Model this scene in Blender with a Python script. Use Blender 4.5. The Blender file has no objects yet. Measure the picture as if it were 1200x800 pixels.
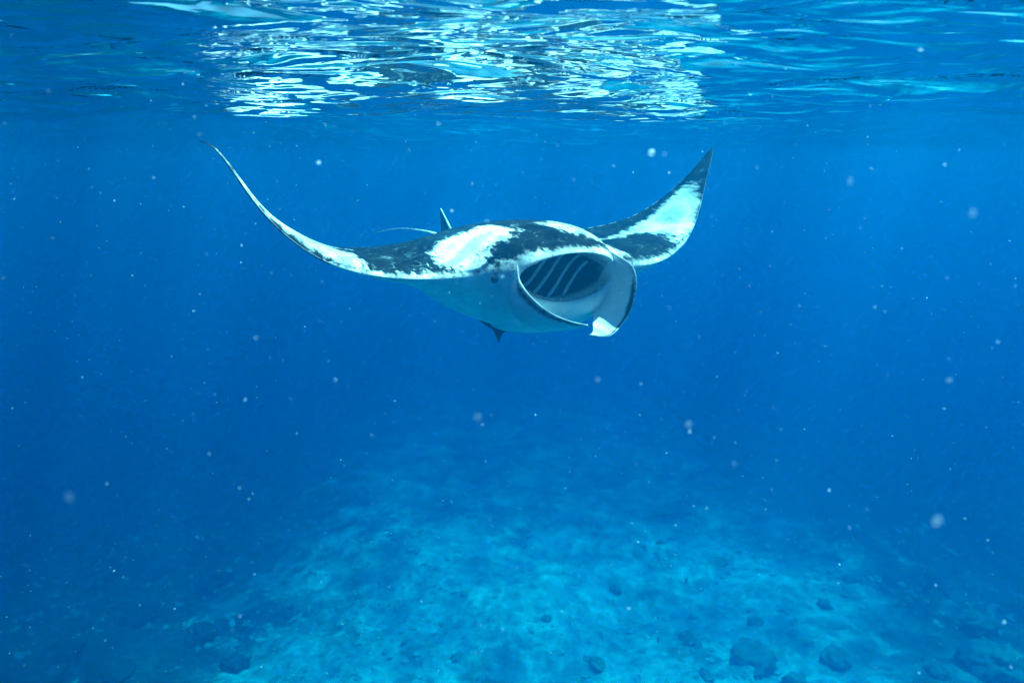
import bpy, bmesh, math, random
import numpy as np
from mathutils import Vector, Matrix

rad = math.radians
random.seed(7)
rng = np.random.default_rng(11)
SC = bpy.context.scene
COL = SC.collection

# ------------------------------------------------------------------ camera
cam_d = bpy.data.cameras.new('camera')
cam_d.sensor_width = 36.0
cam_d.lens = 782.0 / 1200.0 * 36.0
cam_d.clip_start = 0.02
cam_d.clip_end = 500.0
cam_d.dof.use_dof = True
cam_d.dof.focus_distance = 3.1
cam_d.dof.aperture_fstop = 2.8
cam = bpy.data.objects.new('camera', cam_d)
COL.objects.link(cam)
cam.location = (0, 0, 0)
cam.rotation_euler = (rad(90 - 15), 0, 0)
SC.camera = cam

# ------------------------------------------------------------------ sky, sun, exposure
SUN_EL, SUN_AZ = 75.0, 66.0            # azimuth clockwise from +Y (the way the camera looks)
w = bpy.data.worlds.new('World')
SC.world = w
w.use_nodes = True
nt = w.node_tree
bg = nt.nodes['Background']
sky = nt.nodes.new('ShaderNodeTexSky')
sky.sky_type = 'NISHITA'
sky.sun_disc = False
sky.sun_elevation = rad(SUN_EL)
sky.sun_rotation = rad(SUN_AZ)
nt.links.new(sky.outputs[0], bg.inputs[0])
bg.inputs[1].default_value = 0.05
sun_d = bpy.data.lights.new('sun', 'SUN')
sun_d.energy = 5.0
sun_d.angle = rad(0.6)
sun_d.color = (1.0, 0.96, 0.9)
sun = bpy.data.objects.new('sun', sun_d)
COL.objects.link(sun)
sd = Vector((math.sin(rad(SUN_AZ)) * math.cos(rad(SUN_EL)), math.cos(rad(SUN_AZ)) * math.cos(rad(SUN_EL)), math.sin(rad(SUN_EL))))
sun.rotation_euler = (-sd).to_track_quat('-Z', 'Y').to_euler()
sun.location = sd * 20
vs = SC.view_settings
vs.view_transform = 'Standard'
vs.look = 'None'
vs.exposure = 2.15
vs.gamma = 1.0
cy = SC.cycles
cy.max_bounces = 5
cy.diffuse_bounces = 2
cy.glossy_bounces = 3
cy.volume_bounces = 2
cy.use_adaptive_sampling = True
cy.adaptive_threshold = 0.02
cy.transparent_max_bounces = 12
cy.use_denoising = True
try:
    cy.denoiser = 'OPENIMAGEDENOISE'
except Exception:
    pass
cy.caustics_reflective = False
cy.caustics_refractive = False
cy.sample_clamp_indirect = 6.0

# ------------------------------------------------------------------ helpers
def tag(o, label=None, cat=None, group=None, kind=None):
    if label: o['label'] = label
    if cat: o['category'] = cat
    if group: o['group'] = group
    if kind: o['kind'] = kind
    return o

def mesh_obj(name, V, F, mat=None, parent=None, smooth=True, attrs=None):
    me = bpy.data.meshes.new(name)
    me.from_pydata([tuple(map(float, v)) for v in V], [], [tuple(map(int, f)) for f in F])
    if attrs:
        for k, a in attrs.items():
            at = me.attributes.new(k, 'FLOAT', 'POINT')
            at.data.foreach_set('value', np.asarray(a, dtype=np.float32))
    if smooth:
        me.polygons.foreach_set('use_smooth', [True] * len(me.polygons))
    me.update()
    o = bpy.data.objects.new(name, me)
    COL.objects.link(o)
    if mat: me.materials.append(mat)
    if parent: o.parent = parent
    return o

def grid_faces(nu, nv, close_v=False):
    F = []
    for i in range(nu - 1):
        for j in range(nv if close_v else nv - 1):
            j2 = (j + 1) % nv
            F.append((i * nv + j, (i + 1) * nv + j, (i + 1) * nv + j2, i * nv + j2))
    return F

def smoothstep(e0, e1, x):
    t = np.clip((x - e0) / (e1 - e0), 0, 1)
    return t * t * (3 - 2 * t)

def pchip(x, xs, ys):
    """monotone cubic through control points"""
    xs = np.asarray(xs, float); ys = np.asarray(ys, float)
    h = np.diff(xs); d = np.diff(ys) / h
    m = np.zeros_like(ys)
    for i in range(1, len(xs) - 1):
        if d[i - 1] * d[i] > 0:
            w1 = 2 * h[i] + h[i - 1]; w2 = h[i] + 2 * h[i - 1]
            m[i] = (w1 + w2) / (w1 / d[i - 1] + w2 / d[i])
    m[0] = d[0]; m[-1] = d[-1]
    x = np.clip(x, xs[0], xs[-1])
    k = np.clip(np.searchsorted(xs, x) - 1, 0, len(h) - 1)
    t = (x - xs[k]) / h[k]
    return ((2*t**3 - 3*t**2 + 1) * ys[k] + (t**3 - 2*t**2 + t) * h[k] * m[k]
            + (-2*t**3 + 3*t**2) * ys[k+1] + (t**3 - t**2) * h[k] * m[k+1])

_perm = rng.random((256, 256))
def vnoise(x, y):
    xi = np.floor(x).astype(int); yi = np.floor(y).astype(int)
    fx = x - xi; fy = y - yi
    fx = fx * fx * (3 - 2 * fx); fy = fy * fy * (3 - 2 * fy)
    a = _perm[xi & 255, yi & 255]; b = _perm[(xi + 1) & 255, yi & 255]
    c = _perm[xi & 255, (yi + 1) & 255]; d = _perm[(xi + 1) & 255, (yi + 1) & 255]
    return (a * (1 - fx) + b * fx) * (1 - fy) + (c * (1 - fx) + d * fx) * fy - 0.5
def fbm(x, y, octv=4, g=0.5):
    s = 0; a = 1.0
    for k in range(octv):
        s = s + a * vnoise(x * 2**k + 17.3 * k, y * 2**k - 9.1 * k); a *= g
    return s

class NT:
    """small node-tree writer"""
    def __init__(self, name):
        self.m = bpy.data.materials.new(name)
        self.m.use_nodes = True
        self.t = self.m.node_tree
        self.t.nodes.clear()
        self.out = self.n('ShaderNodeOutputMaterial')
    def n(self, typ, **kw):
        nd = self.t.nodes.new(typ)
        for k, v in kw.items(): setattr(nd, k, v)
        return nd
    def set(self, nd, **kw):
        for k, v in kw.items():
            s = nd.inputs[int(k[1:]) if k[0] == 'i' and k[1:].isdigit() else k.replace('_', ' ')]
            if hasattr(v, 'is_output'): self.t.links.new(v, s)
            else: s.default_value = v
        return nd
    def link(self, a, b): self.t.links.new(a, b)
    def math(self, op, a, b=0.0, clamp=False):
        nd = self.n('ShaderNodeMath', operation=op, use_clamp=clamp)
        self.set(nd, i0=a, i1=b)
        return nd.outputs[0]
    def noise(self, vec=None, scale=5.0, detail=4.0, rough=0.55, dist=0.0):
        nd = self.n('ShaderNodeTexNoise')
        self.set(nd, Scale=scale, Detail=detail, Roughness=rough, Distortion=dist)
        if vec is not None: self.link(vec, nd.inputs['Vector'])
        return nd.outputs[0]
    def coord(self): return self.n('ShaderNodeTexCoord').outputs['Object']
    def mapping(self, vec, scale=(1, 1, 1), rot=(0, 0, 0)):
        nd = self.n('ShaderNodeMapping')
        self.link(vec, nd.inputs[0]); nd.inputs['Scale'].default_value = scale; nd.inputs['Rotation'].default_value = rot
        return nd.outputs[0]
    def remap(self, v, a, b, c=0.0, d=1.0, smooth=False):
        nd = self.n('ShaderNodeMapRange')
        if smooth: nd.interpolation_type = 'SMOOTHSTEP'
        self.set(nd, i0=v, i1=a, i2=b, i3=c, i4=d)
        return nd.outputs[0]
    def mix(self, fac, a, b):
        nd = self.n('ShaderNodeMix', data_type='RGBA')
        self.set(nd, i0=fac)
        for s, v in ((6, a), (7, b)):
            if hasattr(v, 'is_output'): self.link(v, nd.inputs[s])
            else: nd.inputs[s].default_value = (*v, 1.0)[:4]
        return nd.outputs[2]
    def attr(self, name):
        nd = self.n('ShaderNodeAttribute', attribute_name=name)
        return nd.outputs['Fac']
    def bump(self, h, strength=0.3, dist=0.02):
        nd = self.n('ShaderNodeBump')
        self.set(nd, Strength=strength, Distance=dist, Height=h)
        return nd.outputs[0]
    def surf(self, col, rough=0.6, spec=0.4, normal=None, **kw):
        b = self.n('ShaderNodeBsdfPrincipled')
        if hasattr(col, 'is_output'): self.link(col, b.inputs['Base Color'])
        else: b.inputs['Base Color'].default_value = (*col, 1.0)
        if hasattr(rough, 'is_output'): self.link(rough, b.inputs['Roughness'])
        else: b.inputs['Roughness'].default_value = rough
        b.inputs['Specular IOR Level'].default_value = spec
        if normal is not None: self.link(normal, b.inputs['Normal'])
        for k, v in kw.items(): b.inputs[k.replace('_', ' ')].default_value = v
        self.link(b.outputs[0], self.out.inputs[0])
        return self.m

# ------------------------------------------------------------------ materials
def mat_water_surface():
    T = NT('water_surface'); c = T.coord()
    # fine ripples that the wave mesh is too coarse for, long across the view
    r1 = T.noise(T.mapping(c, (3.2, 9.0, 1.0), (0, 0, rad(8))), 1.0, 1.6, 0.5, 0.5)
    r2 = T.noise(T.mapping(c, (7.0, 22.0, 1.0), (0, 0, rad(-12))), 1.0, 2.0, 0.5, 0.3)
    nrm = T.bump(T.math('ADD', r1, T.math('MULTIPLY', r2, 0.10)), 1.0, 0.075)
    fr = T.n('ShaderNodeFresnel'); T.set(fr, IOR=1.333); T.link(nrm, fr.inputs['Normal'])
    # caustic net painted into the transparent colour, in place of light focused by ripples
    wv = T.n('ShaderNodeTexNoise'); T.set(wv, Scale=1.3, Detail=2.0); T.link(c, wv.inputs['Vector'])
    va = T.n('ShaderNodeVectorMath', operation='MULTIPLY_ADD')
    T.link(wv.outputs['Color'], va.inputs[0]); va.inputs[1].default_value = (0.5, 0.5, 0.0); T.link(c, va.inputs[2])
    def net(s):
        v = T.n('ShaderNodeTexVoronoi', feature='DISTANCE_TO_EDGE', voronoi_dimensions='2D')
        T.set(v, Scale=s); T.link(va.outputs[0], v.inputs['Vector'])
        return T.remap(v.outputs['Distance'], 0.0, 0.30, 1.0, 0.0, True)
    net1, net2 = net(6.0), net(2.3)
    k = T.math('ADD', T.math('MULTIPLY', net1, 0.5), T.math('MULTIPLY', net2, 0.4), True)
    k = T.math('ADD', T.math('MULTIPLY', k, 1.1), 0.45)
    sh = T.noise(T.mapping(c, (1.3, 0.8, 1.0), (0, 0, rad(20))), 1.0, 2.0, 0.5)  # broad noise added to the same tint so light shafts form below
    k = T.math('MULTIPLY', k, T.remap(sh, 0.32, 0.68, 0.45, 1.55))
    cc = T.n('ShaderNodeCombineColor'); T.set(cc, i0=k, i1=k, i2=k)
    tr = T.n('ShaderNodeBsdfTransparent'); T.link(cc.outputs[0], tr.inputs[0])
    gl = T.n('ShaderNodeBsdfGlossy'); T.set(gl, Color=(0.98, 0.98, 0.98, 1), Roughness=0.03); T.link(nrm, gl.inputs['Normal'])
    mx = T.n('ShaderNodeMixShader'); T.link(fr.outputs[0], mx.inputs[0]); T.link(tr.outputs[0], mx.inputs[1]); T.link(gl.outputs[0], mx.inputs[2])
    T.link(mx.outputs[0], T.out.inputs[0])
    return T.m

def mat_seabed():
    T = NT('seabed'); c = T.coord()
    n1 = T.noise(c, 0.45, 5.0, 0.65, 0.3)
    n2 = T.noise(c, 1.6, 6.0, 0.65, 0.5)
    n3 = T.noise(c, 7.0, 6.0, 0.7)
    sand = T.mix(T.remap(n3, 0.35, 0.7), (0.40, 0.39, 0.33), (0.60, 0.58, 0.50))
    rub = T.mix(T.remap(n3, 0.3, 0.7), (0.02, 0.025, 0.022), (0.12, 0.115, 0.09))
    f = T.remap(T.math('ADD', T.math('MULTIPLY', n2, 0.6), T.math('ADD', T.math('MULTIPLY', n1, 0.5), T.attr('reef'))), 0.44, 0.80, 0.0, 1.0, True)
    return T.surf(T.mix(f, sand, rub), 0.9, 0.1, T.bump(n3, 0.8, 0.08))

def mat_simple(name, c1, c2, scale=12.0, rough=0.75, spec=0.25, bump=0.3):
    T = NT(name); c = T.coord()
    n = T.noise(c, scale, 5.0, 0.6)
    return T.surf(T.mix(T.remap(n, 0.3, 0.7), c1, c2), rough, spec, T.bump(n, bump, 0.02))

def mat_skin():
    """black back and white belly; 'pale' > 0 where the skin is white, 'throat' 0..1 inside the mouth"""
    T = NT('manta_skin'); c = T.coord()
    big = T.noise(T.mapping(c, (2.4, 0.6, 2.4)), 9.0, 7.0, 0.70, 0.3)
    fine = T.noise(c, 45.0, 4.0, 0.7)
    f = T.math('ADD', T.attr('pale'), T.math('MULTIPLY', T.math('SUBTRACT', big, 0.5), T.attr('ragged')))
    f = T.math('ADD', f, T.math('MULTIPLY', T.math('SUBTRACT', fine, 0.5), T.math('MULTIPLY', T.attr('ragged'), 0.4)))
    streak = T.noise(T.mapping(c, (5.0, 0.9, 5.0), (0, 0, rad(12))), 11.0, 5.0, 0.65, 0.2)
    f = T.math('ADD', f, T.math('MULTIPLY', T.math('SUBTRACT', streak, 0.5), T.math('MULTIPLY', T.attr('ragged'), 1.5)))
    mask = T.remap(f, -0.025, 0.032, 0.0, 1.0, True)
    black = T.mix(T.remap(fine, 0.4, 0.75), (0.0015, 0.004, 0.007), (0.005, 0.012, 0.017))
    # sunlit caustic lines and flecks painted pale into the black of the back
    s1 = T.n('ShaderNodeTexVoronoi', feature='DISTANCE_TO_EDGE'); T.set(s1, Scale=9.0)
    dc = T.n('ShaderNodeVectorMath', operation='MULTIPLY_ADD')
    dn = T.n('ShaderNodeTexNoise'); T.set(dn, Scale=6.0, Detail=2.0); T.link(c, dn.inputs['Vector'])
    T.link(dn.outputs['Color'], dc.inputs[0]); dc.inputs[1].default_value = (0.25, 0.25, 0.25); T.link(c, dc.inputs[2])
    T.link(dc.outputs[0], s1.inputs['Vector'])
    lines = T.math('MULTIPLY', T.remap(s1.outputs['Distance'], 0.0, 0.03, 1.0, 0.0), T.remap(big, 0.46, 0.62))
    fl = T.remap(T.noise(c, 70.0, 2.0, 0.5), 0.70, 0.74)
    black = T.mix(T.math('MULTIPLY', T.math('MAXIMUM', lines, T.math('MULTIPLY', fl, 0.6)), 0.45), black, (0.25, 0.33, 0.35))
    white = T.mix(T.remap(big, 0.35, 0.7), (0.66, 0.68, 0.68), (0.86, 0.87, 0.86))
    grey = T.math('MULTIPLY', T.remap(streak, 0.50, 0.68), T.remap(T.attr('ragged'), 0.08, 0.18))
    white = T.mix(T.math('MULTIPLY', grey, 0.75), white, (0.16, 0.20, 0.22))
    col = T.mix(mask, black, white)
    col = T.mix(T.attr('throat'), col, (0.003, 0.006, 0.010))
    return T.surf(col, 0.72, 0.06, T.bump(fine, 0.25, 0.006))

M = {}
M['water'] = mat_water_surface()
M['seabed'] = mat_seabed()
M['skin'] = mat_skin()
M['gill'] = mat_simple('gill_arch', (0.70, 0.72, 0.73), (0.85, 0.86, 0.86), 30, 0.6)
M['eye'] = mat_simple('eye', (0.006, 0.007, 0.01), (0.015, 0.016, 0.02), 30, 0.7, 0.05, 0.0)
M['teeth'] = mat_simple('teeth', (0.10, 0.11, 0.12), (0.5, 0.5, 0.48), 60, 0.6)
M['coral'] = mat_simple('coral', (0.09, 0.095, 0.08), (0.24, 0.22, 0.17), 9, 0.9, 0.1, 0.8)
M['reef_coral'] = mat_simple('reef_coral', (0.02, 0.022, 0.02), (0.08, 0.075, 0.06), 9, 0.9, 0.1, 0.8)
M['rubble'] = mat_simple('rubble', (0.14, 0.13, 0.11), (0.42, 0.40, 0.35), 3, 0.9, 0.1, 0.5)
M['fish'] = mat_simple('fish', (0.02, 0.022, 0.028), (0.06, 0.06, 0.07), 40, 0.5, 0.3, 0.0)
def mat_soft(name, alpha):
    """see-through drifting matter: light passes into and through it"""
    T = NT(name)
    jd = T.n('ShaderNodeBsdfDiffuse'); T.set(jd, Color=(0.40, 0.70, 0.8, 1))
    jt = T.n('ShaderNodeBsdfTranslucent'); T.set(jt, Color=(0.40, 0.70, 0.8, 1))
    jm = T.n('ShaderNodeMixShader'); T.set(jm, i0=0.5); T.link(jd.outputs[0], jm.inputs[1]); T.link(jt.outputs[0], jm.inputs[2])
    jc = T.n('ShaderNodeBsdfTransparent'); m2 = T.n('ShaderNodeMixShader'); T.set(m2, i0=alpha)
    T.link(jc.outputs[0], m2.inputs[1]); T.link(jm.outputs[0], m2.inputs[2]); T.link(m2.outputs[0], T.out.inputs[0])
    return T.m
M['jelly'] = mat_soft('jelly', 0.13)
M['bright'] = mat_soft('bright_plankton', 0.55)
M['snow'] = mat_soft('plankton', 0.6)
T = NT('water_volume')
pv = T.n('ShaderNodeVolumePrincipled')
pv.inputs['Color'].default_value = (0.0, 0.108, 0.238, 1)
pv.inputs['Density'].default_value = 0.32
pv.inputs['Anisotropy'].default_value = 0.74
pv.inputs['Absorption Color'].default_value = (0.0, 0.535, 0.775, 1)
va_ = T.n('ShaderNodeVolumeAbsorption'); T.set(va_, Color=(0.0, 1.0, 1.0, 1), Density=0.06)     # sea water drinks the red first
ad = T.n('ShaderNodeAddShader'); T.link(pv.outputs[0], ad.inputs[0]); T.link(va_.outputs[0], ad.inputs[1])
T.link(ad.outputs[0], T.out.inputs['Volume'])
M['volume'] = T.m

# ------------------------------------------------------------------ setting: water surface
SURF = 0.385
def polar_grid(rs, nth, th0, th1):
    th = np.linspace(th0, th1, nth)
    Rr, Th = np.meshgrid(rs, th, indexing='ij')
    return Rr * np.sin(Th), Rr * np.cos(Th)
def waves(x, y):
    z = 0.0
    for amp, lam, az, ph in ((0.14, 7.0, 8, math.pi * (1 - 2 * 3.2 / 7.0)), (0.022, 2.1, -18, 0.4), (0.018, 1.15, 24, 2.0), (0.010, 0.62, -8, 0.9),
                             (0.006, 0.40, 17, 3.1), (0.004, 0.27, -30, 1.7), (0.003, 0.19, 5, 0.3)):
        k = 2 * math.pi / lam; a = rad(az)
        u = x * math.sin(a) + y * math.cos(a)
        wob = (0.35 if lam < 5 else 0.06) * lam * fbm(x / lam / 1.7 + 3.1 * az, y / lam / 1.7 + amp * 90, 2)
        z = z + amp * np.cos(k * (u + wob) + ph) * ((0.55 + 0.9 * (vnoise(x / lam / 2.3 + az, y / lam / 2.3) + 0.5)) if lam < 5 else 1.0)
    return z
def build_surface():
    rs = np.concatenate([np.linspace(0, 0.5, 8), np.geomspace(0.55, 12, 330), np.geomspace(12.6, 70, 50)])
    nth = 420
    th = np.concatenate([np.linspace(-math.pi, -0.9, 60), np.linspace(-0.9, 0.9, nth - 120)[1:-1], np.linspace(0.9, math.pi, 60)])
    Rr, Th = np.meshgrid(rs, th, indexing='ij')
    X, Y = Rr * np.sin(Th), Rr * np.cos(Th)
    Z = SURF + waves(X, Y)
    V = np.stack([X, Y, Z], -1).reshape(-1, 3)
    F = grid_faces(len(rs), len(th))
    o = mesh_obj('water_surface', V, [f[::-1] for f in F], M['water'])
    return tag(o, kind='structure')
water = build_surface()

# ------------------------------------------------------------------ setting: seabed
def reef_amount(x, y):
    """how much of the bottom is dark reef instead of sand: more to the left and far right"""
    return 0.50 * smoothstep(-1.0, -10.0, x + 0.25 * (y - 9) + 2.5 * fbm(x * .5, y * .5 + 7, 3)) + 0.28 * smoothstep(4.0, 11.0, x) + 0.10 * smoothstep(12.0, 18.0, y)
def seabed_z(x, y):
    z = -7.7 - 0.16 * np.maximum(y - 6.9, -2) - 0.20 * np.maximum(-x - 3.0, 0) - 0.03 * np.maximum(x - 4, 0)
    z = np.maximum(z, -19.0)
    z = z + 0.5 * fbm(x * 0.35 + 5, y * 0.35, 3) + 0.22 * fbm(x * 1.5, y * 1.5 + 3, 4, 0.55)
    return z
def build_seabed():
    rs = np.concatenate([np.linspace(0, 3, 8), np.geomspace(3.2, 22, 300), np.geomspace(22.8, 69, 40)])
    th = np.concatenate([np.linspace(-math.pi, -0.85, 50), np.linspace(-0.85, 0.85, 420)[1:-1], np.linspace(0.85, math.pi, 50)])
    Rr, Th = np.meshgrid(rs, th, indexing='ij')
    X, Y = Rr * np.sin(Th), Rr * np.cos(Th)
    V = np.stack([X, Y, seabed_z(X, Y)], -1).reshape(-1, 3)
    o = mesh_obj('seabed', V, [f[::-1] for f in grid_faces(len(rs), len(th))], M['seabed'], attrs={'reef': reef_amount(X, Y).ravel()})
    return tag(o, kind='structure')
seabed = build_seabed()

# ------------------------------------------------------------------ the manta ray
PSI = rad(26.5)
MLOC = (-0.03, 3.49, -0.47)
HALF = 1.75
PHI = {-1: [0, -2, -1, 4, 15, 34, 52, 63, 56, 8], 1: [0, -3, -2, 8, 20, 32, 40, 42, 41, 40]}
REACH = {-1: 0.94, 1: 1.04}      # the near wing is drawn in a little, the far one stretched
def pose(t, sg):
    """lateral and height of the wing at arc distance t from the midline"""
    q = np.linspace(0, HALF, 800)
    phi = np.radians(pchip(q, [0, .3, .5, .7, .9, 1.1, 1.3, 1.5, 1.65, 1.75], PHI[sg]))
    dx = np.gradient(q)
    la = np.concatenate([[0], np.cumsum((np.cos(phi) * dx)[:-1])]); up = np.concatenate([[0], np.cumsum((np.sin(phi) * dx)[:-1])])
    k = 1 + (REACH[sg] - 1) * smoothstep(.3, 1.2, t)
    return np.interp(t, q, la) * k, np.interp(t, q, up) * k, np.interp(t, q, phi)
def lead(t):
    return pchip(t, [0, .14, .25, .30, .36, .45, .6, .9, 1.2, 1.5, 1.65, 1.75], [.70, .68, .625, .56, .49, .465, .425, .29, .09, -.12, -.22, -.30])
def trail(t):
    return pchip(t, [0, .1, .3, .6, .9, 1.2, 1.5, 1.75], [-.84, -.82, -.72, -.56, -.43, -.345, -.30, -.315])
def th_top(t): return pchip(t, [0, .2, .3, .45, .7, 1.0, 1.4, 1.75], [.185, .17, .135, .075, .042, .026, .012, .003])
def th_bot(t): return pchip(t, [0, .2, .3, .42, .55, .7, 1.0, 1.4, 1.75], [.300, .285, .255, .19, .095, .040, .017, .009, .003])
SM, ZU, ZL, DEPTH = 0.245, 0.095, 0.125, 0.34
def foil(c):
    y = .2969 * np.sqrt(c) - .126 * c - .3516 * c**2 + .2843 * c**3 - .1036 * c**4
    return np.maximum(y, 0) / 0.1
def body_grid():
    tt = np.concatenate([np.arange(0, .42, .0085), np.arange(.42, 1.5, .017), np.linspace(1.5, HALF, 22)])
    st = np.concatenate([-tt[:0:-1], tt])
    nT, nC, nB = 84, 44, 64
    cT = (1 - np.cos(np.linspace(math.pi, 0, nT) * 0.5 + 0 )) if False else np.linspace(1, 0, nT)**1.7
    cB = np.linspace(0, 1, nB)**1.7
    P = []; A = {k: [] for k in ('s', 'a', 'c', 'zone', 'cav')}
    for s in st:
        t = abs(s); sg = 1 if s >= 0 else -1
        la, up, ph = pose(np.array([t]), sg)
        la, up, ph = la[0], up[0], ph[0]
        aL, aT = lead(np.array([t]))[0], trail(np.array([t]))[0]
        m = math.sqrt(max(0, 1 - (t / SM)**2)) if t < SM else 0.0
        tT, tB = th_top(np.array([t]))[0], th_bot(np.array([t]))[0]
        aLb = aL - 0.055 * m                       # the lower jaw sits back a little
        top_a = aT + (aL - aT) * (1 - cT); top_h = ZU * m * (1 - cT)**2.2 + tT * foil(cT) * (1 - 0.75 * m * np.exp(-cT * 5))
        bot_a = aT + (aLb - aT) * (1 - cB); bot_h = -(ZL * m * (1 - cB)**2.2 + tB * foil(cB)**0.9 * (1 - 0.35 * m * np.exp(-cB * 6)))
        th = np.linspace(0, math.pi, nC + 2)[1:-1]
        dep = DEPTH * m**0.6
        cav_a = aL + (aLb - aL) * (1 - np.cos(th)) / 2 - dep * np.sin(th)**0.8
        H = (ZU + ZL) / 2 * m; mid = (ZU - ZL) / 2 * m
        cav_h = mid + H * np.sign(np.cos(th)) * np.abs(np.cos(th))**0.75 * (1 + 0.18 * np.sin(th))
        a = np.concatenate([top_a, cav_a, bot_a]); h = np.concatenate([top_h, cav_h, bot_h])
        # thickness is raised along the wing's own normal
        x = sg * (la - np.sin(ph) * h); z = up + np.cos(ph) * h
        # wing twist: trailing half of the raised wing hangs back a little
        z = z + pchip(np.array([t]), [0, .4, .8, 1.2, 1.75], TWIST[sg])[0] * (a - (0.85 * aL + 0.15 * aT))
        P.append(np.stack([x, a, z], -1))
        A['s'].append(np.full(len(a), s)); A['a'].append(a)
        A['c'].append(np.concatenate([cT, np.zeros(nC), cB]))
        A['zone'].append(np.concatenate([np.zeros(nT), np.ones(nC), np.full(nB, 2.0)]))
        A['cav'].append(np.concatenate([np.zeros(nT), th / math.pi * (m > 0.05), np.zeros(nB)]))
    return np.array(P), {k: np.array(v) for k, v in A.items()}
TWIST = {-1: [0, -.02, -.05, -.13, -.05], 1: [0, -.03, -.09, -.05, .0]}

def build_manta():
    P, A = body_grid()
    s, a, c, zone, cav = (A[k].ravel() for k in ('s', 'a', 'c', 'zone', 'cav'))
    t = np.abs(s)
    root = bpy.data.objects.new('manta_ray', None); COL.objects.link(root)
    cp, sp = math.cos(PSI), math.sin(PSI)
    root.matrix_world = Matrix(((cp, sp, 0, MLOC[0]), (sp, -cp, 0, MLOC[1]), (0, 0, 1, MLOC[2]), (0, 0, 0, 1)))
    tag(root, 'black and white manta ray gliding with wings raised and mouth wide open', 'manta ray')
    pale = np.full(len(s), -0.2)
    pale = np.where(zone == 2, np.where(t > 1.0, np.minimum(.2, c * .5 - .05 - .1 * smoothstep(1.4, 1.6, t)), .2), pale)
    pale = np.where(zone == 1, 0.2, pale)
    top = zone == 0
    F = np.full(len(s), -0.25)
    for e in PALE_SPOTS: F = np.maximum(F, poly_field(s, a, e))
    # pale rim round the lips and along the leading edge
    F = np.maximum(F, (0.030 - (lead(t) - a)) * np.where(t < .29, 1, .0) - np.where(t < .29, 0, .2))
    F = np.maximum(F, np.where(t >= .29, 0.013 - .06 * smoothstep(.95, 1.15, t) - (lead(t) - a), -0.2))
    pale = np.where(top, F, pale)
    ragged = np.where(top, np.where((t < .29) & (lead(t) - a < .1), 0.09, np.where(lead(t) - a < .035, .07, 0.17)), 0.0)
    throat = smoothstep(0.27, 0.31, cav) * smoothstep(0.925, 0.885, cav)
    nS, nL = P.shape[:2]
    Fc = grid_faces(nS, nL, True)
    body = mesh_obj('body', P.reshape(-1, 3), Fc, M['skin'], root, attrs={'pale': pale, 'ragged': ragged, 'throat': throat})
    bm = bmesh.new(); bm.from_mesh(body.data)
    bmesh.ops.remove_doubles(bm, verts=bm.verts, dist=2e-4)
    bmesh.ops.recalc_face_normals(bm, faces=bm.faces)
    bm.to_mesh(body.data); bm.free()
    build_cephalic(root); build_dorsal(root); build_tail(root); build_head_bits(root)
    return root

PALE_SPOTS = [
    # right shoulder, left shoulder, right wing, left wing: outlines in (span, forward) metres
    [(-.14, .40), (-.20, .47), (-.26, .43), (-.32, .42), (-.34, .48), (-.43, .475), (-.45, .43), (-.52, .36), (-.45, .12), (-.36, .05), (-.27, .12), (-.19, .21)],
    [(.0, .38), (.10, .50), (.20, .555), (.29, .57), (.36, .49), (.48, .40), (.44, .12), (.30, .08), (.14, .2)],
    [(-.84, .29), (-.95, .24), (-1.02, .18), (-1.12, .10), (-1.25, .03), (-1.4, -.065), (-1.55, -.165), (-1.67, -.24), (-1.6, -.31), (-1.4, -.325), (-1.2, -.32), (-1.0, -.30), (-.8, -.30), (-.78, -.27), (-.90, -.20), (-.84, .0)],
    [(.62, -.06), (.98, -.20), (1.15, -.22), (1.3, -.24), (1.39, -.24), (1.41, -.12), (1.27, .02), (1.15, .12), (1.02, .21), (.9, .26), (.93, .14), (.91, .0), (.85, -.055)],
]
def poly_field(s, a, poly):
    """signed distance to a closed outline, positive inside"""
    p = np.asarray(poly); d = np.full(len(s), 1e9); ins = np.zeros(len(s), bool)
    for i in range(len(p)):
        x0, y0 = p[i]; x1, y1 = p[(i + 1) % len(p)]
        ex, ey = x1 - x0, y1 - y0
        k = np.clip(((s - x0) * ex + (a - y0) * ey) / (ex * ex + ey * ey), 0, 1)
        d = np.minimum(d, np.hypot(s - x0 - k * ex, a - y0 - k * ey))
        cr = (y0 > a) != (y1 > a)
        ins ^= cr & (s < (x1 - x0) * (a - y0) / (y1 - y0 + 1e-12) + x0)
    return np.where(ins, d, -d)

def sheet(name, G, thick, parent, pale, ragged=0.05):
    """a closed fin from a grid of midsurface points (nu, nv, 3) with thickness profile (nu, nv)"""
    du = np.gradient(G, axis=0); dv = np.gradient(G, axis=1)
    N = np.cross(du, dv); N /= np.linalg.norm(N, axis=-1, keepdims=True) + 1e-9
    U = G + N * thick[..., None] / 2; L = G - N * thick[..., None] / 2
    nu, nv = G.shape[:2]
    V = np.concatenate([U.reshape(-1, 3), L.reshape(-1, 3)])
    n0 = nu * nv
    Fc = grid_faces(nu, nv); Fc = Fc + [tuple(n0 + i for i in f[::-1]) for f in Fc]
    ring = [i * nv for i in range(nu)] + [(nu - 1) * nv + j for j in range(1, nv)] + [i * nv + nv - 1 for i in range(nu - 2, -1, -1)] + [j for j in range(nv - 2, 0, -1)]
    for i, r in enumerate(ring):
        r2 = ring[(i + 1) % len(ring)]
        Fc.append((r, r2, n0 + r2, n0 + r))
    p = np.concatenate([np.asarray(pale[0]).ravel(), np.asarray(pale[1]).ravel()])
    o = mesh_obj(name, V, Fc, M['skin'], parent, attrs={'pale': p, 'ragged': np.full(len(V), ragged), 'throat': np.zeros(len(V))})
    bm = bmesh.new(); bm.from_mesh(o.data)
    bmesh.ops.recalc_face_normals(bm, faces=bm.faces); bm.to_mesh(o.data); bm.free()
    return o

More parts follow.
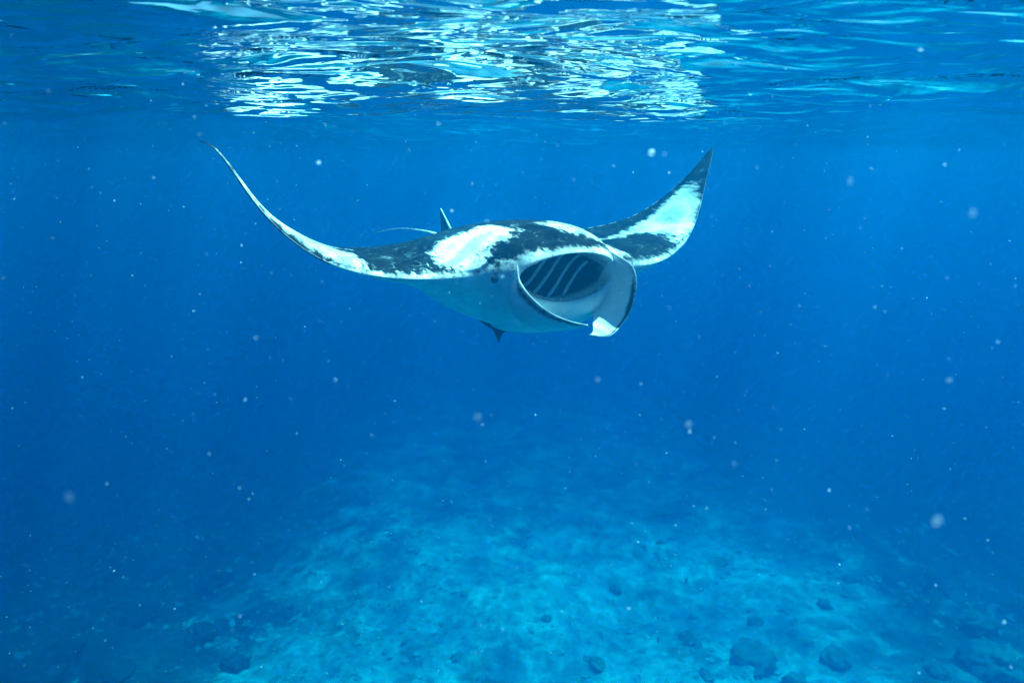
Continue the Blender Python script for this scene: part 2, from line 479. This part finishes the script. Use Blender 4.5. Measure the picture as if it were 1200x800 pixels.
def spline(pts, n):
    pts = np.asarray(pts, float); k = np.linspace(0, 1, len(pts))
    q = np.linspace(0, 1, n)
    # Catmull-Rom
    out = []
    P = np.vstack([2 * pts[0] - pts[1], pts, 2 * pts[-1] - pts[-2]])
    for x in q * (len(pts) - 1):
        i = min(int(x), len(pts) - 2); f = x - i
        p0, p1, p2, p3 = P[i:i + 4]
        out.append(0.5 * (2 * p1 + (p2 - p0) * f + (2 * p0 - 5 * p1 + 4 * p2 - p3) * f**2 + (-p0 + 3 * p1 - 3 * p2 + p3) * f**3))
    return np.array(out)

# cephalic fin in local (lateral, forward, up): outer rim and lower edge, root to tip
CEPH_RIM = {-1: [(.235, .590, .075), (.255, .640, .020), (.265, .687, -.018), (.250, .765, -.070), (.200, .820, -.122), (.120, .844, -.161), (.030, .842, -.189)],
            1: [(.225, .620, .080), (.272, .715, .030), (.292, .735, -.045), (.298, .722, -.130), (.268, .715, -.210), (.175, .735, -.275), (.105, .748, -.276), (.040, .752, -.262)]}
CEPH_LOW = {-1: [(.225, .480, -.15), (.228, .560, -.19), (.215, .630, -.215), (.175, .700, -.225), (.125, .760, -.220), (.080, .800, -.210), (.028, .832, -.194)],
            1: [(.215, .480, -.14), (.195, .540, -.165), (.165, .585, -.195), (.140, .622, -.218), (.112, .665, -.237), (.088, .705, -.250), (.066, .733, -.258), (.041, .749, -.261)]}
def build_cephalic(root):
    nu, nv = 60, 40
    for sg in (1, -1):
        R_ = spline(CEPH_RIM[sg], nu); L_ = spline(CEPH_LOW[sg], nu)
        v = np.linspace(0, 1, nv)
        G = R_[:, None] * (1 - v)[None, :, None] + L_[:, None] * v[None, :, None]
        u = np.linspace(0, 1, nu)
        bow = np.sin(math.pi * v)[None, :] * np.sin(math.pi * np.clip(u * 0.9 + .1, 0, 1))[:, None] * 0.03
        G = G + bow[..., None] * np.array([1.0, 0.1, -0.5])
        G[..., 0] *= sg
        rim = np.minimum(v, 1 - v)
        th = 0.003 + 0.018 * np.sin(math.pi * np.clip(v, .0, 1))[None, :]**0.6 * (1 - 0.6 * u)[:, None]
        vv = v[None, :] * np.ones((nu, 1)); uu = u[:, None] * np.ones((1, nv))
        # a white rim, a dark band behind it, pale skin for the rest
        band = 0.30 * np.sqrt(np.clip(np.sin(math.pi * (uu - .22) / .68), 0, 1)) * (uu > .22) * (uu < .90)
        pin = np.maximum(.06 - vv, vv - band) * .4
        pout = np.maximum(.06 - vv, vv - .15 * smoothstep(.1, .35, uu)) * .4
        pale = (pin, pout) if sg > 0 else (pout, pin)
        sheet('cephalic_fin', G, th, root, pale)

def build_dorsal(root):
    # low curved fin at the end of the back
    nu, nv = 18, 10
    u = np.linspace(0, 1, nu); v = np.linspace(0, 1, nv)
    h = 0.175
    fr = -0.70 - 0.25 * u**1.1
    bk = -0.955 - 0.015 * u**2
    G = np.zeros((nu, nv, 3))
    G[..., 1] = fr[:, None] * (1 - v) + np.minimum(bk, fr - .004)[:, None] * v
    G[..., 2] = 0.01 + h * u[:, None]
    th = 0.003 + 0.016 * (1 - u)[:, None]**0.7 * np.sin(math.pi * (0.1 + 0.9 * v))[None, :]
    p = np.where(v[None, :] < 0.16, 0.06, -0.06) * np.ones((nu, 1))
    sheet('dorsal_fin', G, th, root, (p, p), 0.04)

def tube(name, pts, radii, mat, parent=None, nseg=10, flat=1.0, attrs=None):
    pts = np.asarray(pts, float); n = len(pts)
    V = []; up0 = np.array([0, 0, 1.0])
    for i in range(n):
        d = pts[min(i + 1, n - 1)] - pts[max(i - 1, 0)]; d /= np.linalg.norm(d) + 1e-9
        sd_ = np.cross(d, up0)
        if np.linalg.norm(sd_) < 1e-3: sd_ = np.array([1.0, 0, 0])
        sd_ /= np.linalg.norm(sd_); u_ = np.cross(sd_, d)
        for k in range(nseg):
            an = 2 * math.pi * k / nseg
            V.append(pts[i] + radii[i] * (math.cos(an) * sd_ + flat * math.sin(an) * u_))
    Fc = grid_faces(n, nseg, True)
    Fc.append(tuple(range(nseg))); Fc.append(tuple((n - 1) * nseg + k for k in range(nseg - 1, -1, -1)))
    at = None
    if attrs: at = {k: np.full(len(V), v) for k, v in attrs.items()}
    return mesh_obj(name, V, Fc, mat, parent, attrs=at)

def build_tail(root):
    pts = spline([(0, -.74, .01), (-.02, -.95, .02), (-.08, -1.14, .035), (-.18, -1.32, .035), (-.30, -1.46, .0)], 40)
    r = 0.0025 + 0.02 * np.linspace(1, 0, 40)**2.2
    tube('tail', pts, r, M['skin'], root, 10, 0.8, {'pale': 0.02, 'ragged': 0.12, 'throat': 0.0})

def ball(name, c, r, mat, parent=None, sub=2, sc=(1, 1, 1)):
    bm = bmesh.new(); bmesh.ops.create_icosphere(bm, subdivisions=sub, radius=1)
    for v_ in bm.verts: v_.co = Vector((c[0] + v_.co.x * r * sc[0], c[1] + v_.co.y * r * sc[1], c[2] + v_.co.z * r * sc[2]))
    me = bpy.data.meshes.new(name); bm.to_mesh(me); bm.free()
    me.polygons.foreach_set('use_smooth', [True] * len(me.polygons))
    me.materials.append(mat)
    o = bpy.data.objects.new(name, me); COL.objects.link(o)
    if parent: o.parent = parent
    return o

def build_head_bits(root):
    for sg in (1, -1):
        e = ball('eye', (0, 0, 0), 0.017, M['eye'], root)
        e.location = (sg * 0.318, 0.535, -0.02)
    # pale gill arches slanting across the dark throat
    for x in (-.095, -.020, .060, .135):
        pts = []
        for q in np.linspace(0, 1, 18):
            xx = x + 0.25 * (0.5 - q)
            if abs(xx) > .215: continue
            mm = math.sqrt(1 - (xx / SM)**2)
            pts.append((xx, lead(np.array([abs(xx)]))[0] - (.285 - .150 * q) * mm**.5, (.072 - .186 * q) * mm**.8 - .003))
        tube('gill_arch', pts, [0.0078] * len(pts), M['gill'], root, 8)
    # the band of tiny teeth along the lower jaw
    xs = np.linspace(-.20, .20, 40)
    mm = np.sqrt(np.maximum(0, 1 - (xs / SM)**2))
    pts = np.stack([xs, lead(np.abs(xs)) - .055 * mm - .012, -ZL * mm + .006], -1)
    tube('tooth_band', pts, [0.006] * 40, M['teeth'], root, 8)

manta = build_manta()

# ------------------------------------------------------------------ a small fish under the belly
def build_remora():
    root = bpy.data.objects.new('remora_fish', None); COL.objects.link(root)
    root.location = REMORA; root.rotation_euler = (0, rad(38), rad(-20))
    tag(root, 'small dark fish clinging under the pale belly of the manta ray', 'fish')
    n = 22; q = np.linspace(0, 1, n)
    pts = np.stack([-.16 + .22 * q, 0 * q, 0 * q], -1)
    tube('body', pts, .004 + .021 * np.sin(math.pi * np.clip(q * .92, 0, 1))**0.7, M['fish'], root, 12, 1.0)
    nu, nv = 8, 6
    u = np.linspace(0, 1, nu); v = np.linspace(-1, 1, nv)
    G = np.zeros((nu, nv, 3)); G[..., 0] = .045 + u[:, None] * (.055 + .02 * np.abs(v)[None, :]); G[..., 2] = v[None, :] * (.008 + .036 * u[:, None])
    V = np.concatenate([G + [0, .003, 0], G - [0, .003, 0]]).reshape(-1, 3)
    Fc = grid_faces(nu, nv); Fc = Fc + [tuple(nu * nv + i for i in f[::-1]) for f in Fc]
    mesh_obj('tail_fin', V, Fc, M['fish'], root)
    for sg in (1, -1):
        p = [(-.09, sg * .018, -.004), (-.05, sg * .045, -.012), (-.075, sg * .02, -.006)]
        mesh_obj('side_fin', [*p, *[(x, y, z + .003) for x, y, z in p]], [(0, 1, 2), (5, 4, 3), (0, 3, 4, 1), (1, 4, 5, 2), (2, 5, 3, 0)], M['fish'], root)
REMORA = (-0.125, 3.14, -0.735)
build_remora()

# ------------------------------------------------------------------ coral heads on the seabed
def coral(x, y, r, seed, flat=0.6, mat='coral'):
    x, y, r = x * 1.37, y * 1.37, r * 1.0
    bm = bmesh.new(); bmesh.ops.create_icosphere(bm, subdivisions=4, radius=1)
    me = bpy.data.meshes.new('coral_head'); bm.to_mesh(me); bm.free()
    n = len(me.vertices); co = np.empty(n * 3); me.vertices.foreach_get('co', co); co = co.reshape(-1, 3)
    ph = seed * 3.7
    d = 1 + .55 * fbm(co[:, 0] * 1.6 + ph, co[:, 1] * 1.6 + co[:, 2] * 1.9, 3) + .35 * fbm(co[:, 0] * 5 + ph, co[:, 1] * 5 + co[:, 2] * 6 + ph, 2)
    co = co * d[:, None] * np.array([r, r * .9, r * flat])
    me.vertices.foreach_set('co', co.ravel()); me.polygons.foreach_set('use_smooth', [True] * len(me.polygons)); me.update()
    me.materials.append(M[mat])
    o = bpy.data.objects.new('coral_head', me); COL.objects.link(o)
    o.location = (x, y, float(seabed_z(np.array([x]), np.array([y]))[0]) + r * flat * .25)
    o.rotation_euler[2] = seed
    return o
for i, (x, y, r) in enumerate([(2.31, 7.31, .20), (3.0, 6.93, .36), (4.06, 7.06, .22), (3.37, 7.95, .14), (1.04, 6.83, .15), (2.27, 6.59, .16),
                               (3.34, 6.55, .20), (5.32, 9.09, .22), (5.09, 6.67, .17), (0.46, 7.66, .09), (1.6, 8.9, .14), (4.5, 8.3, .15), (-.7, 7.1, .12), (6.6, 8.6, .25)]):
    tag(coral(x, y, r, i + 1), 'broadest dark coral head on the pale rubble, with smaller ones around it' if i == 1 else 'rounded dark coral head standing on the pale rubble of the sea floor', 'coral', 'coral heads on the pale bottom')
for i, (x, y, r) in enumerate([(5.96, 6.88, .50), (6.3, 7.7, .32)]):
    tag(coral(x, y, r, i + 31, .7), ['largest dark coral block at the edge of the pale rubble', 'smaller dark coral block just behind the largest one at the rubble edge'][i], 'coral', 'coral blocks at the edge of the rubble')
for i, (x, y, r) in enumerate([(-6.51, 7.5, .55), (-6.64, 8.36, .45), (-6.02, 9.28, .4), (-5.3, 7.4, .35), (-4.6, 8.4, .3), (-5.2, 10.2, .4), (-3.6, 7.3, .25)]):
    tag(coral(x, y, r, i + 51, .75, 'reef_coral'), 'dark coral block on the reef that falls away from the sand', 'coral', 'coral blocks on the dark reef')

# ------------------------------------------------------------------ loose rubble: nobody could count it
def build_rubble():
    bm = bmesh.new(); bmesh.ops.create_icosphere(bm, subdivisions=1, radius=1)
    bv = np.array([v.co[:] for v in bm.verts]); bf = [[v.index for v in f.verts] for f in bm.faces]; bm.free()
    n = 8000
    y = 6.6 + 12 * rng.random(n)**1.6; x = (rng.random(n) - .5) * (y * 1.75)
    keep = fbm(x * .7 + 4, y * .7, 3) + .25 > rng.random(n) * .8
    x, y = x[keep], y[keep]; n = len(x)
    z = seabed_z(x, y)
    V = []; Fc = []
    for i in range(n):
        r = .02 + .07 * rng.random()**3
        q = bv * (1 + .6 * (rng.random((len(bv), 1)) - .5)) * np.array([r * (1 + rng.random()), r, r * (.35 + .4 * rng.random())])
        an = rng.random() * 6.283; c_, s_ = math.cos(an), math.sin(an)
        q = np.stack([q[:, 0] * c_ - q[:, 1] * s_, q[:, 0] * s_ + q[:, 1] * c_, q[:, 2]], -1) + [x[i], y[i], z[i] + r * .15]
        b = len(V) * 1
        Fc += [tuple(b + k for k in f) for f in bf]
        V.extend(q.tolist())
    o = mesh_obj('coral_rubble', V, Fc, M['rubble'], smooth=False)
    tag(o, 'broken pale coral rubble strewn over the sea floor', 'rubble', kind='stuff')
build_rubble()

# ------------------------------------------------------------------ small fish above the bottom
def build_fish():
    root = bpy.data.objects.new('reef_fish', None); COL.objects.link(root)
    n = 14; q = np.linspace(0, 1, n)
    tube('body', np.stack([-.07 + .12 * q, 0 * q, 0 * q], -1), .002 + .011 * np.sin(math.pi * np.clip(q * .9 + .04, 0, 1))**.8, M['fish'], root, 8, 1.9)
    P3 = [(.045, 0, 0), (.085, 0, .026), (.072, 0, 0), (.085, 0, -.026)]
    V = [(x, y + .0015, z) for x, y, z in P3] + [(x, y - .0015, z) for x, y, z in P3]
    mesh_obj('tail_fin', V, [(0, 1, 2, 3), (7, 6, 5, 4), (0, 4, 5, 1), (1, 5, 6, 2), (2, 6, 7, 3), (3, 7, 4, 0)], M['fish'], root, False)
    P3 = [(-.03, 0, .016), (.0, 0, .034), (.03, 0, .012)]
    V = [(x, y + .0015, z) for x, y, z in P3] + [(x, y - .0015, z) for x, y, z in P3]
    mesh_obj('dorsal_fin', V, [(0, 1, 2), (5, 4, 3), (0, 3, 4, 1), (1, 4, 5, 2), (2, 5, 3, 0)], M['fish'], root, False)
    return root
proto = build_fish()
FISH = [(5.2, 9.4, -5.95, 95, 70), (6.8, 9.6, -6.1, 70, 60), (2.45, 8.2, -5.75, 120, 75), (.72, 7.1, -5.6, 80, 70), (1.75, 6.8, -5.6, 60, 75),
        (4.6, 6.3, -5.45, 30, 50), (3.2, 8.8, -5.9, 200, 20), (-1.9, 9.5, -5.9, 160, 10)]
kids = list(proto.children)
for i, (x, y, z, az, pit) in enumerate(FISH):
    if i == 0: o = proto
    else:
        o = proto.copy(); COL.objects.link(o)
        for k in kids:
            c_ = k.copy(); COL.objects.link(c_); c_.parent = o
    o.location = (x * 1.37, y * 1.37, z * 1.37 + .1); o.rotation_euler = (0, rad(pit), rad(az)); sc_ = .9 + .5 * random.random(); o.scale = (sc_,) * 3
    tag(o, 'tiny dark fish hanging in the water just above the sea floor', 'fish', 'tiny fish above the bottom')

# ------------------------------------------------------------------ drifting plankton
def blob(sub, seed):
    bm = bmesh.new(); bmesh.ops.create_icosphere(bm, subdivisions=sub, radius=1)
    r = random.Random(seed)
    k = [Vector((r.uniform(-2, 2), r.uniform(-2, 2), r.uniform(-2, 2))) for _ in range(3)]
    for v in bm.verts: v.co *= 1 + .12 * sum(math.sin(v.co.dot(q) * 1.6 + q.x) for q in k)
    me = bpy.data.meshes.new('plankton_blob'); bm.to_mesh(me); bm.free()
    me.polygons.foreach_set('use_smooth', [True] * len(me.polygons))
    me.materials.append(M['jelly'])
    return me
BLOBS = [(0.188, 0.935, 0.013, 0.0058), (0.355, 0.72, -0.019, 0.0036), (0.172, 0.607, -0.246, 0.0033), (0.318, 0.448, -0.259, 0.0038), (0.09, 0.666, -0.22, 0.0027), (0.524, 0.761, -0.252, 0.0036), (-0.031, 0.562, -0.221, 0.0031), (-0.332, 0.453, -0.242, 0.0032), (-0.307, 0.774, -0.203, 0.0031), (0.233, 0.643, -0.305, 0.0027), (0.38, 0.559, -0.04, 0.0032)]
shapes = [blob(2, k) for k in range(4)]
for i, (x, y, z, r) in enumerate(BLOBS):
    o = bpy.data.objects.new('plankton_blob', shapes[i % 4]); COL.objects.link(o)
    o.location = (x, y, z); o.scale = (r * .8, r * .8, r * .6); o.rotation_euler = (i * 1.1, i * .7, i * 2.3)
    if i == 0:
        o.data = o.data.copy(); o.data.materials[0] = M['bright']
        tag(o, 'brightest white plankton blob, drifting beside the far raised wing tip of the manta', 'plankton', 'drifting plankton blobs')
    else:
        tag(o, 'faint small round plankton blob drifting in the open water', 'plankton', 'drifting plankton blobs')
def build_snow():
    n = 9000
    d = .8 + 4.8 * rng.random(n)**.8
    X = (rng.random(n) - .5) * 1.9 * d; Y = d; Z = (rng.random(n) * 1.25 - .98) * d
    ok = Z < SURF - .2
    X, Y, Z = X[ok], Y[ok], Z[ok]
    base = np.array([(1, 0, 0), (-1, 0, 0), (0, 1, 0), (0, -1, 0), (0, 0, 1), (0, 0, -1)], float)
    bf = [(0, 2, 4), (2, 1, 4), (1, 3, 4), (3, 0, 4), (2, 0, 5), (1, 2, 5), (3, 1, 5), (0, 3, 5)]
    V = []; Fc = []
    for i in range(len(X)):
        r = .0006 + .0015 * rng.random()**5
        q = base * r * (.6 + .8 * rng.random((6, 1))) * (.5 + 1.5 * rng.random(3)**2) + [X[i], Y[i], Z[i]]
        b = len(V); Fc += [tuple(b + k for k in f) for f in bf]; V.extend(q.tolist())
    o = mesh_obj('marine_snow', V, Fc, M['snow'], smooth=False)
    tag(o, 'fine white specks suspended all through the water', 'marine snow', kind='stuff')
build_snow()

# ------------------------------------------------------------------ water body
hb = mesh_obj('haze', [(x, y, z) for x in (-75, 75) for y in (-75, 75) for z in (-24, 0.9)],
              [(0, 1, 3, 2), (4, 6, 7, 5), (0, 4, 5, 1), (2, 3, 7, 6), (0, 2, 6, 4), (1, 5, 7, 3)], M['volume'], smooth=False)
tag(hb, 'clear blue sea water that fades far things', 'water', kind='stuff')
